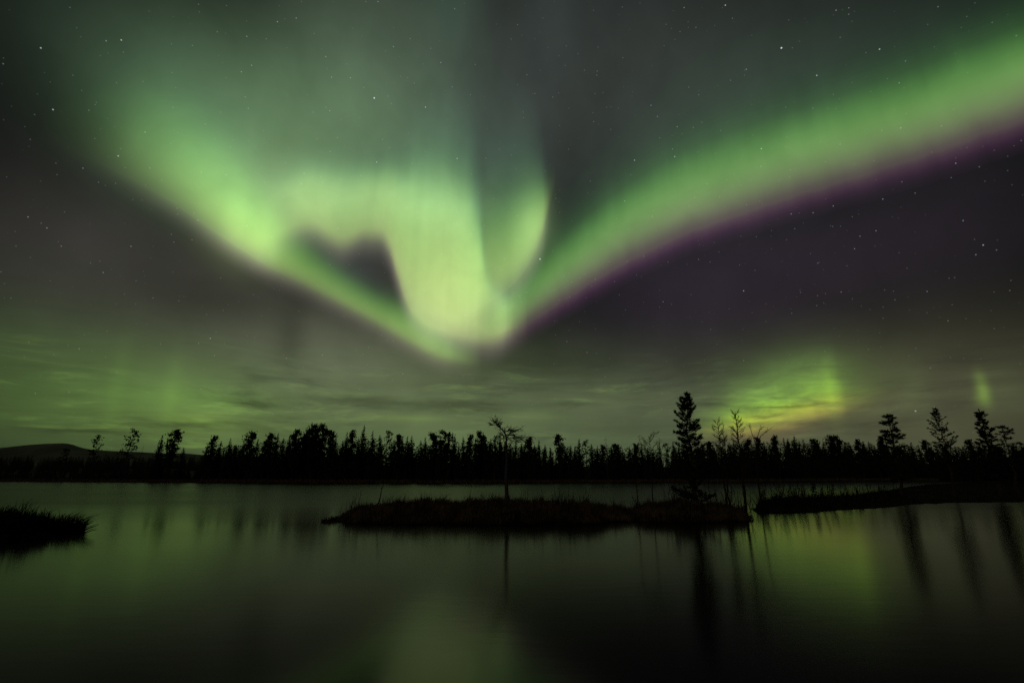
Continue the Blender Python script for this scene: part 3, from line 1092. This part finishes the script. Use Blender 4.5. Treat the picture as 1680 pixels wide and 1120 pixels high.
# the dark mass of the wood behind them, merging into one
def build_forest():
    R = random.Random(314)
    bank = []
    for k in range(5):
        g = MB()
        H = 10
        t = 0.04
        wid = R.uniform(1.5, 2.2)
        while t < 0.99:
            rr = wid * (1 - t) ** 0.8 + 0.12
            for b in range(max(3, int(6 * rr / wid) + 2)):
                a = R.uniform(0, 6.283)
                L = rr * R.uniform(0.4, 1.1)
                d = Vector((cos(a), sin(a), 0.2 * (t - 0.4)))
                g.tuft(R, Vector((0, 0, t * H)) + d * L * 0.55, d.normalized(), max(0.3, L * 0.75), 3, 0.16)
            t += 0.045
        bank.append(g)
    F = MB()

    def put(x, y, top):
        gz = ground_z(x, y) - 0.2
        h = top - gz
        if h < 1.2:
            return
        g = R.choice(bank)
        b0 = len(F.v)
        s = h / 10
        a = R.uniform(0, 6.283)
        ca, sa = cos(a), sin(a)
        fx = max(s * 1.15, 0.55)
        for p in g.v:
            F.v.append(Vector((x + (p.x * ca - p.y * sa) * fx, y + (p.x * sa + p.y * ca) * fx, gz + p.z * s)))
        F.f += [tuple(i + b0 for i in f) for f in g.f]

    # rows close behind the skyline trees: (px, py of the top of the mass)
    MASS = [(-100, 752), (325, 752), (338, 742), (400, 734), (430, 732), (480, 726), (500, 720), (540, 722), (552, 732), (558, 738), (566, 730), (600, 724), (640, 727), (672, 730), (684, 738), (692, 733),
            (730, 727), (780, 727), (830, 730), (850, 733), (900, 737), (980, 739), (1080, 739), (1150, 735), (1200, 733), (1240, 731), (1330, 729), (1440, 731), (1500, 734), (1560, 734), (1680, 734), (1900, 734)]
    for k in range(760):
        px = R.uniform(330, 1800)
        x, y, _ = ray(px, 745)
        d = interp(SHORE, x / y) + R.uniform(9, 30)
        top = at(px, interp(MASS, px) - 2.5 + R.uniform(-4, 8), d)
        put(top.x, d, top.z)
    for k in range(420):
        px = R.uniform(-260, 345)
        d = R.uniform(240, 420)
        top = at(px, 750.5 + R.gauss(0, 1.8), d)
        put(top.x, d, top.z)
    for k in range(230):
        px = R.uniform(-260, 345)
        x, y, _ = ray(px, 760)
        d = interp(SHORE, x / y) + R.uniform(3, 16)
        top = at(px, R.uniform(757, 775), d)
        put(top.x, d, top.z)
    tag(F.obj('forest', M_NEEDLE), kind='stuff')


build_forest()


# ----------------------------------------------------------------------------- the nearer pines
def near_pine(name, foot, top, Lmax, seed, whorl=0.27, t0=0.1, bare_to=0.0, up=0.55, tuft_n=9, tsize=0.17, gapp=0.12, prof=None, trunk_r=0.085, blade_w=0.016, step=0.17, nb=(4, 6)):
    """a young Lapland pine: whorls of up-curving branches, every twig ending in a brush of needles"""
    R = random.Random(seed)
    H = (top - foot).length
    root = empty(name, foot)
    ax = (top - foot) / H
    lo = [Vector((R.gauss(0, 0.010), R.gauss(0, 0.010), 0)) * H * (0 if k in (0, 12) else 1) + ax * H * k / 12 for k in range(13)]
    tr = MB()
    tr.tube([lo[0] - Vector((0, 0, 0.25))] + lo[1:], [trunk_r * 1.25 * (1 - 0.93 * k / 12) for k in range(13)], 8)
    cr = MB()
    t = t0
    while t < 0.985:
        L0 = (prof(t) if prof else Lmax * (1 - t) ** 0.7)
        n = R.randint(*nb)
        a0 = R.uniform(0, 6.283)
        for b in range(n):
            if R.random() < gapp:
                continue
            a = a0 + 6.283 * b / n + R.gauss(0, 0.3)
            L = max(0.12, L0 * (R.uniform(0.72, 1.12) if R.random() < 0.6 else R.uniform(0.3, 0.75)))
            c = along(lo, min(0.995, max(0.01, t + R.gauss(0, 0.35) * whorl / H)))
            h = Vector((cos(a), sin(a), 0))
            e0 = R.uniform(-0.28, 0.12) + 0.5 * max(0, t - 0.6)
            u2 = up * R.uniform(0.6, 1.3)
            pts = []
            for k in range(6):
                u = k / 5
                pts.append(c + h * L * (u - 0.12 * u * u) + Vector((0, 0, L * (e0 * u + u2 * u ** 2.2))))
            tr.tube(pts, [0.022 * (1 - 0.8 * k / 5) * (0.4 + L) for k in range(6)], 4)
            m = max(2, int(L / step))
            for k in range(m):
                u = 0.22 + 0.78 * (k + R.random() * 0.6) / m
                p = along(pts, min(1, u))
                d2 = (along(pts, min(1, u + 0.1)) - along(pts, max(0, u - 0.1))).normalized()
                for sd in (-1, 1):
                    if R.random() < 0.25:
                        continue
                    side = Vector((-d2.y, d2.x, 0.0)) * sd
                    tip = p + (d2 * 0.7 + side * R.uniform(0.3, 0.9) + Vector((0, 0, R.uniform(0.15, 0.55)))) * L * 0.26 * (1.3 - u)
                    tr.tube([p, tip], [0.008, 0.004], 3, False)
                    cr.tuft(R, tip, (tip - p + d2 * 0.08 + Vector((0, 0, 0.05))).normalized(), tsize, tuft_n, blade_w)
            cr.tuft(R, pts[-1], (pts[-1] - pts[-2]).normalized(), tsize * 1.15, tuft_n + 4, blade_w)
        t += whorl / H * R.uniform(0.75, 1.25)
    for k in range(5):
        cr.tuft(R, ax * H * (1 - 0.018 * k), ax, tsize, tuft_n, blade_w)
    tr.obj('trunk', M_BARK, root, True)
    cr.obj('crown', M_PINE, root)
    return root


def foot_of(px, py, d, surf=None, dz=0.0):
    """ground point below the tree top seen at (px, py)"""
    top = at(px, py, d)
    z = height_on(surf, top.x, d) if surf else ground_z(top.x, d)
    return Vector((top.x, d, z + dz)), top


f, t = foot_of(1125, 646, 27.2, surf_islet)
def big_prof(t):
    return interp([(0.0, 1.0), (0.10, 1.25), (0.16, 0.45), (0.3, 0.8), (0.42, 0.98), (0.55, 0.88), (0.7, 0.74), (0.82, 0.66), (0.90, 0.50), (0.96, 0.24), (1, 0.1)], t)
r = near_pine('pine', f, t, 0.9, 501, whorl=0.22, t0=0.04, prof=big_prof, tuft_n=12, tsize=0.18, blade_w=0.022, gapp=0.16, up=0.4, step=0.15, nb=(5, 7))
tag(r, 'tall dense conical pine on the islet, towering over the far forest', 'pine')

f, t = foot_of(1456, 681, 45, surf_pen)
r = near_pine('pine', f, t, 0.9, 502, whorl=0.30, t0=0.2, nb=(5, 7), prof=lambda t: interp([(0.1, 0.9), (0.4, 1.0), (0.6, 1.05), (0.75, 0.92), (0.86, 0.85), (0.91, 0.55), (0.96, 0.38), (1, 0.12)], t), tuft_n=11, tsize=0.24, blade_w=0.028, trunk_r=0.12, up=0.2, gapp=0.22, step=0.2)
tag(r, 'clumpy pine on the dark spit with a narrow top over wide shelves', 'pine', 'pines on the dark spit')
f, t = foot_of(1535, 671, 47, surf_pen)
r = near_pine('pine', f, t, 1.0, 503, whorl=0.40, t0=0.3, prof=lambda t: interp([(0.1, 0.9), (0.5, 1.1), (0.7, 1.1), (0.82, 0.8), (0.9, 0.5), (0.96, 0.26), (1, 0.1)], t), tuft_n=8, tsize=0.19, blade_w=0.022, trunk_r=0.10, up=0.45, gapp=0.05, step=0.22, nb=(7, 8))
tag(r, 'open airy pine on the dark spit with long upswept separate branches', 'pine', 'pines on the dark spit')
f, t = foot_of(1606, 674, 48, surf_pen)
r = near_pine('pine', f, t, 0.9, 504, whorl=0.27, t0=0.2, nb=(5, 7), prof=lambda t: interp([(0.1, 0.9), (0.5, 1.05), (0.66, 0.95), (0.78, 0.72), (0.86, 0.5), (0.9, 0.55), (0.95, 0.5), (1, 0.15)], t), tuft_n=12, tsize=0.25, blade_w=0.03, trunk_r=0.12, up=0.3, gapp=0.18, step=0.2)
tag(r, 'dense ragged pine on the dark spit with a bushy knob at its top', 'pine', 'pines on the dark spit')
f, t = foot_of(1644, 701, 49, surf_pen)
r = near_pine('pine', f, t, 0.9, 505, whorl=0.34, t0=0.45, prof=lambda t: interp([(0.3, 0.8), (0.6, 1.1), (0.8, 1.05), (0.93, 0.75), (1, 0.4)], t), tuft_n=9, tsize=0.22, blade_w=0.026, trunk_r=0.1, up=0.1, gapp=0.25, step=0.24)
tag(r, 'low round-headed pine on the dark spit, nearest the right edge', 'pine', 'pines on the dark spit')
f, t = foot_of(1333, 794, 33, surf_pen)
r = near_pine('pine_seedling', f, t, 0.3, 506, whorl=0.12, t0=0.1, tuft_n=5, tsize=0.1, blade_w=0.012, trunk_r=0.02, up=0.4)
tag(r, 'tiny pine seedling among bare stems on the dark spit', 'pine seedling')


# ----------------------------------------------------------------------------- bare dead tree on the islet
def crook(R, a, b, n=5, amp=0.05):
    L = (b - a).length
    return [a.lerp(b, k / n) + (Vector((R.gauss(0, 1), R.gauss(0, 1), R.gauss(0, 1))) * amp * L if 0 < k < n else Vector()) for k in range(n + 1)]


def twigs(g, R, pts, n, L, r, depth=1, up=0.1, spread=0.9):
    for _ in range(n):
        u = R.uniform(0.25, 1.0)
        p = along(pts, u)
        d = (along(pts, min(1, u + 0.1)) - along(pts, max(0, u - 0.15))).normalized()
        d = (d + Vector((R.gauss(0, spread), R.gauss(0, spread), R.gauss(up, spread * 0.7)))).normalized()
        q = p + d * L * R.uniform(0.4, 1.2)
        pp = crook(R, p, q, 3, 0.09)
        g.tube(pp, [r, r * 0.75, r * 0.55, r * 0.3], 3)
        if depth > 0:
            twigs(g, R, pp, 3, L * 0.55, r * 0.55, depth - 1, up, spread)


def dead_tree():
    R = random.Random(88)
    d = 25.4
    foot, top = foot_of(831, 722, d, surf_islet)
    root = empty('dead_pine', foot)
    tr = MB()
    H = top.z - foot.z
    pts = [Vector((0.02 * sin(k * 1.3), 0, H * k / 9)) for k in range(10)]
    pts[0].z = -0.3
    tr.tube(pts, [0.115, 0.105, 0.10, 0.09, 0.085, 0.08, 0.07, 0.065, 0.06, 0.05], 8)
    tr.obj('trunk', M_DEAD, root, True)
    L = lambda px, py, dy=0.0: Vector((at(px, py, d).x - foot.x, dy, at(px, py, d).z - foot.z))
    limbs = [
        ([(831, 722), (830, 712), (824, 705), (819, 699), (817.5, 690)], 0.05, 9),
        ([(822, 703), (816, 697), (811, 692)], 0.03, 8),
        ([(820, 700), (812, 698), (805, 697)], 0.022, 4),
        ([(831, 717), (837, 711), (843, 706), (847, 706)], 0.03, 6),
        ([(828, 709), (835, 705), (841, 706)], 0.028, 7),
        ([(832, 713), (842, 713), (850, 717), (856, 720), (860, 723)], 0.038, 9),
        ([(833, 718), (841, 718), (847, 723), (852, 726)], 0.025, 6),
        ([(830, 716), (824, 714), (819, 717)], 0.022, 5),
        ([(832, 722), (836, 718), (839, 723)], 0.02, 4),
        ([(831, 722), (828, 717), (823, 721)], 0.018, 4),
    ]
    for pl, r, n in limbs:
        g = MB()
        y0 = R.uniform(-0.35, 0.35)
        P = [L(x, y, y0 * k / len(pl)) + Vector((R.gauss(0, 0.012), R.gauss(0, 0.05), R.gauss(0, 0.012))) for k, (x, y) in enumerate(pl)]
        g.tube(P, [max(0.008, r * (1 - 0.7 * k / (len(P) - 1))) for k in range(len(P))], 5)
        twigs(g, R, P, int(n * 2.2), 0.40, 0.017, 1, 0.12, 0.95)
        g.obj('limb', M_DEAD, root)
    tag(root, 'bare dead tree with a crooked spreading top on the brown islet', 'dead tree')


dead_tree()


# ----------------------------------------------------------------------------- bare birches and saplings
def birch(px, py, d, surf, seed, label, spread, nlimb, r0=0.05, stems=1, name='birch', t0=0.45):
    R = random.Random(seed)
    foot, top = foot_of(px, py, d, surf)
    root = empty(name, foot)
    H = top.z - foot.z
    tr = MB()
    for s in range(stems):
        ox = R.uniform(-0.25, 0.25) if s else 0
        hh = H * (1 if s == 0 else R.uniform(0.55, 0.85))
        pts = crook(R, Vector((ox, 0, -0.2)), Vector((ox * 1.6, 0, hh)), 8, 0.006)
        tr.tube(pts, [max(0.008, r0 * (1 - 0.85 * k / 8)) for k in range(9)], 6)
        for k in range(nlimb):
            t = t0 + (0.97 - t0) * (k + R.random()) / nlimb
            c = along(pts, t)
            a = R.uniform(0, 6.283)
            Lb = spread * (1.15 - t) / (1.15 - t0) * R.uniform(0.6, 1.2) + 0.15
            tip = c + Vector((cos(a) * Lb, sin(a) * Lb, Lb * R.uniform(0.5, 1.1)))
            br = MB()
            pp = crook(R, c, tip, 4, 0.05)
            br.tube(pp, [0.016, 0.014, 0.012, 0.010, 0.007], 4)
            twigs(br, R, pp, 7, Lb * 0.38 + 0.06, 0.009, 1, 0.35, 0.6)
            br.obj('limb', M_TWIG, root)
    tr.obj('trunk', M_TWIG, root)
    return tag(root, label, name.replace('_', ' '))


birch(1206, 675, 26.0, surf_islet, 61, 'tallest bare birch on the islet, right of the tall pine', 0.46, 44, 0.075)
birch(1177, 690, 26.8, surf_islet, 62, 'bare many-stemmed birch between the tall pine and the tallest birch', 0.32, 26, 0.05, 2, t0=0.55)
birch(1064, 716, 26.3, surf_islet, 63, 'slender leafless birch left of the tall pine with a fanned top', 0.6, 9, 0.035, t0=0.72)
birch(1040, 728, 26.0, surf_islet, 64, 'thin leafless birch stem left of the fan-topped birch', 0.4, 6, 0.028, t0=0.7)


def leaning_birch():
    R = random.Random(65)
    d = 30.0
    root_p = Vector((at(1246, 812, d).x, d, height_on(surf_pen, at(1246, 812, d).x, d)))
    root = empty('birch', root_p)
    L = lambda px, py: at(px, py, d) - root_p
    tr = MB()
    P = [Vector((0, 0, -0.2)), L(1243, 780), L(1240, 750), L(1241, 722), L(1243, 716)]
    tr.tube(P, [0.045, 0.04, 0.032, 0.024, 0.016], 6)
    for pl in ([(1241, 724), (1250, 713), (1258, 707), (1266, 701)], [(1240, 730), (1234, 712), (1230, 700)], [(1243, 716), (1246, 706), (1252, 700)]):
        pp = [L(*q) for q in pl]
        br = MB()
        br.tube(pp, [0.018 - 0.003 * k for k in range(len(pp))], 4)
        twigs(br, R, pp, 9, 0.30, 0.008, 1, 0.25, 0.6)
        br.obj('limb', M_TWIG, root)
    tr.obj('trunk', M_TWIG, root)
    tag(root, 'crooked bare birch on the near end of the spit with one long slanting branch', 'birch')


leaning_birch()


def stem(px, py_top, d, surf, seed, label, lean=0.0, r=0.012, n=3, tw=0.12, name='sapling', group=None, stems=1, bent=0.03):
    R = random.Random(seed)
    foot, top = foot_of(px, py_top, d, surf)
    g = MB()
    H = max(0.15, top.z - foot.z)
    for s in range(stems):
        ox = R.uniform(-0.3, 0.3) if s else 0
        hh = H * (1 if s == 0 else R.uniform(0.5, 1.0))
        pts = crook(R, Vector((ox - lean * hh, R.uniform(-.1, .1), -0.12)), Vector((ox + R.gauss(0, 0.03), 0, hh)), 5, bent)
        r1 = r * 1.5
        g.tube(pts, [r1 * (1 - 0.12 * k) for k in range(6)], 4)
        twigs(g, R, pts, n + 1, tw * 1.3, r1 * 0.55, 0, 0.5, 0.5)
    o = g.obj(name, M_TWIG)
    o.location = foot
    return tag(o, label, name.replace('_', ' '), group)


stem(630, 794, 25.2, surf_islet, 71, 'thick crooked dead stem standing near the left end of the islet', 0.30, 0.03, 1, 0.06, 'dead_sapling', bent=0.045)
stem(776, 793, 25.6, surf_islet, 72, 'slender forked stem on the islet midway between crooked stem and dead tree', 0.1, 0.011, 3, 0.2)
stem(641, 808, 25.0, surf_islet, 73, 'short thin stem just right of the thick crooked stem', 0, 0.008, 1, 0.06)
stem(570, 822, 24.6, surf_islet, 74, 'short bare shrub on the left tip of the islet', 0.1, 0.008, 2, 0.1, 'bare_shrub', stems=2)
stem(580, 811, 24.6, surf_islet, 75, 'upright bare shrub, second from the left tip of the islet', 0.05, 0.008, 2, 0.1, 'bare_shrub', stems=3)
stem(592, 806, 24.6, surf_islet, 76, 'tallest bare shrub left of the thick crooked stem', 0.15, 0.009, 3, 0.1, 'bare_shrub', stems=3)
for k, (px, py, ln, ss) in enumerate([(861, 803, .1, 2), (868, 801, .1, 2), (888, 793, 0, 1), (910, 797, 0, 1), (921, 792, .25, 1), (933, 792, 0, 1), (940, 803, 0, 1), (961, 800, .1, 2), (966, 803, .3, 1), (1011, 820, .3, 2)]):
    stem(px, py, 25.2, surf_islet, 80 + k, ['low twiggy stem just right of the dead tree', 'low twiggy stem, second right of the dead tree', 'thin upright stem, third right of the dead tree',
         'thin upright stem, fourth right of the dead tree', 'kinked thin stem, fifth right of the dead tree', 'straight thin stem, sixth right of the dead tree', 'short straight stem beside the tawny tussock',
         'forked stem standing in the tawny tussock', 'leaning twig in the tawny tussock', 'low leaning twig in the low saddle of the islet'][k], ln, 0.009, 2, 0.14, group='bare stems on the islet', stems=ss)
stem(1036, 812, 25.5, surf_islet, 91, 'stem leaning left in the saddle of the islet, left of the birches', -0.45, 0.012, 2, 0.1)
for k, (px, py, ln, ss) in enumerate([(1110, 790, 0, 2), (1187, 788, 0, 2), (1199, 798, .1, 3), (1221, 795, .2, 3), (1228, 822, .4, 3)]):
    stem(px, py, 25.4, surf_islet, 95 + k, ['bare shrub at the foot of the tall pine', 'bare shrub between the two tall islet birches', 'bushy bare shrub at the foot of the tallest birch',
         'spreading bare shrub right of the tallest birch', 'twiggy bare shrub at the right tip of the islet'][k], ln, 0.012, 4, 0.22, 'bare_shrub', 'bare shrubs on the islet', stems=ss)
RS = random.Random(12)
for k, px in enumerate((1254, 1270, 1281, 1296, 1309, 1318, 1350, 1357, 1366, 1378, 1386, 1398, 1405, 1412, 1422, 1440, 1452, 1466, 1480, 1496)):
    d = interp([(1250, 31), (1400, 36), (1500, 42)], px)
    stem(px, RS.uniform(787, 800), d, surf_pen, 120 + k, 'thin bare stem among its like along the dark spit', RS.uniform(-.15, .25), 0.02, 5, 0.28, group='bare stems on the dark spit', stems=RS.randint(2, 4))
for k, px in enumerate((1088, 1098, 1104, 1117, 1146, 1153, 1163, 1170, 1192, 1204, 1217)):
    stem(px, RS.uniform(789, 808), 25.6, surf_islet, 160 + k, 'thin bare sapling among its like round the foot of the tall islet pine', RS.uniform(-.15, .2), 0.012, 4, 0.22, group='bare saplings round the tall islet pine', stems=RS.randint(1, 3))
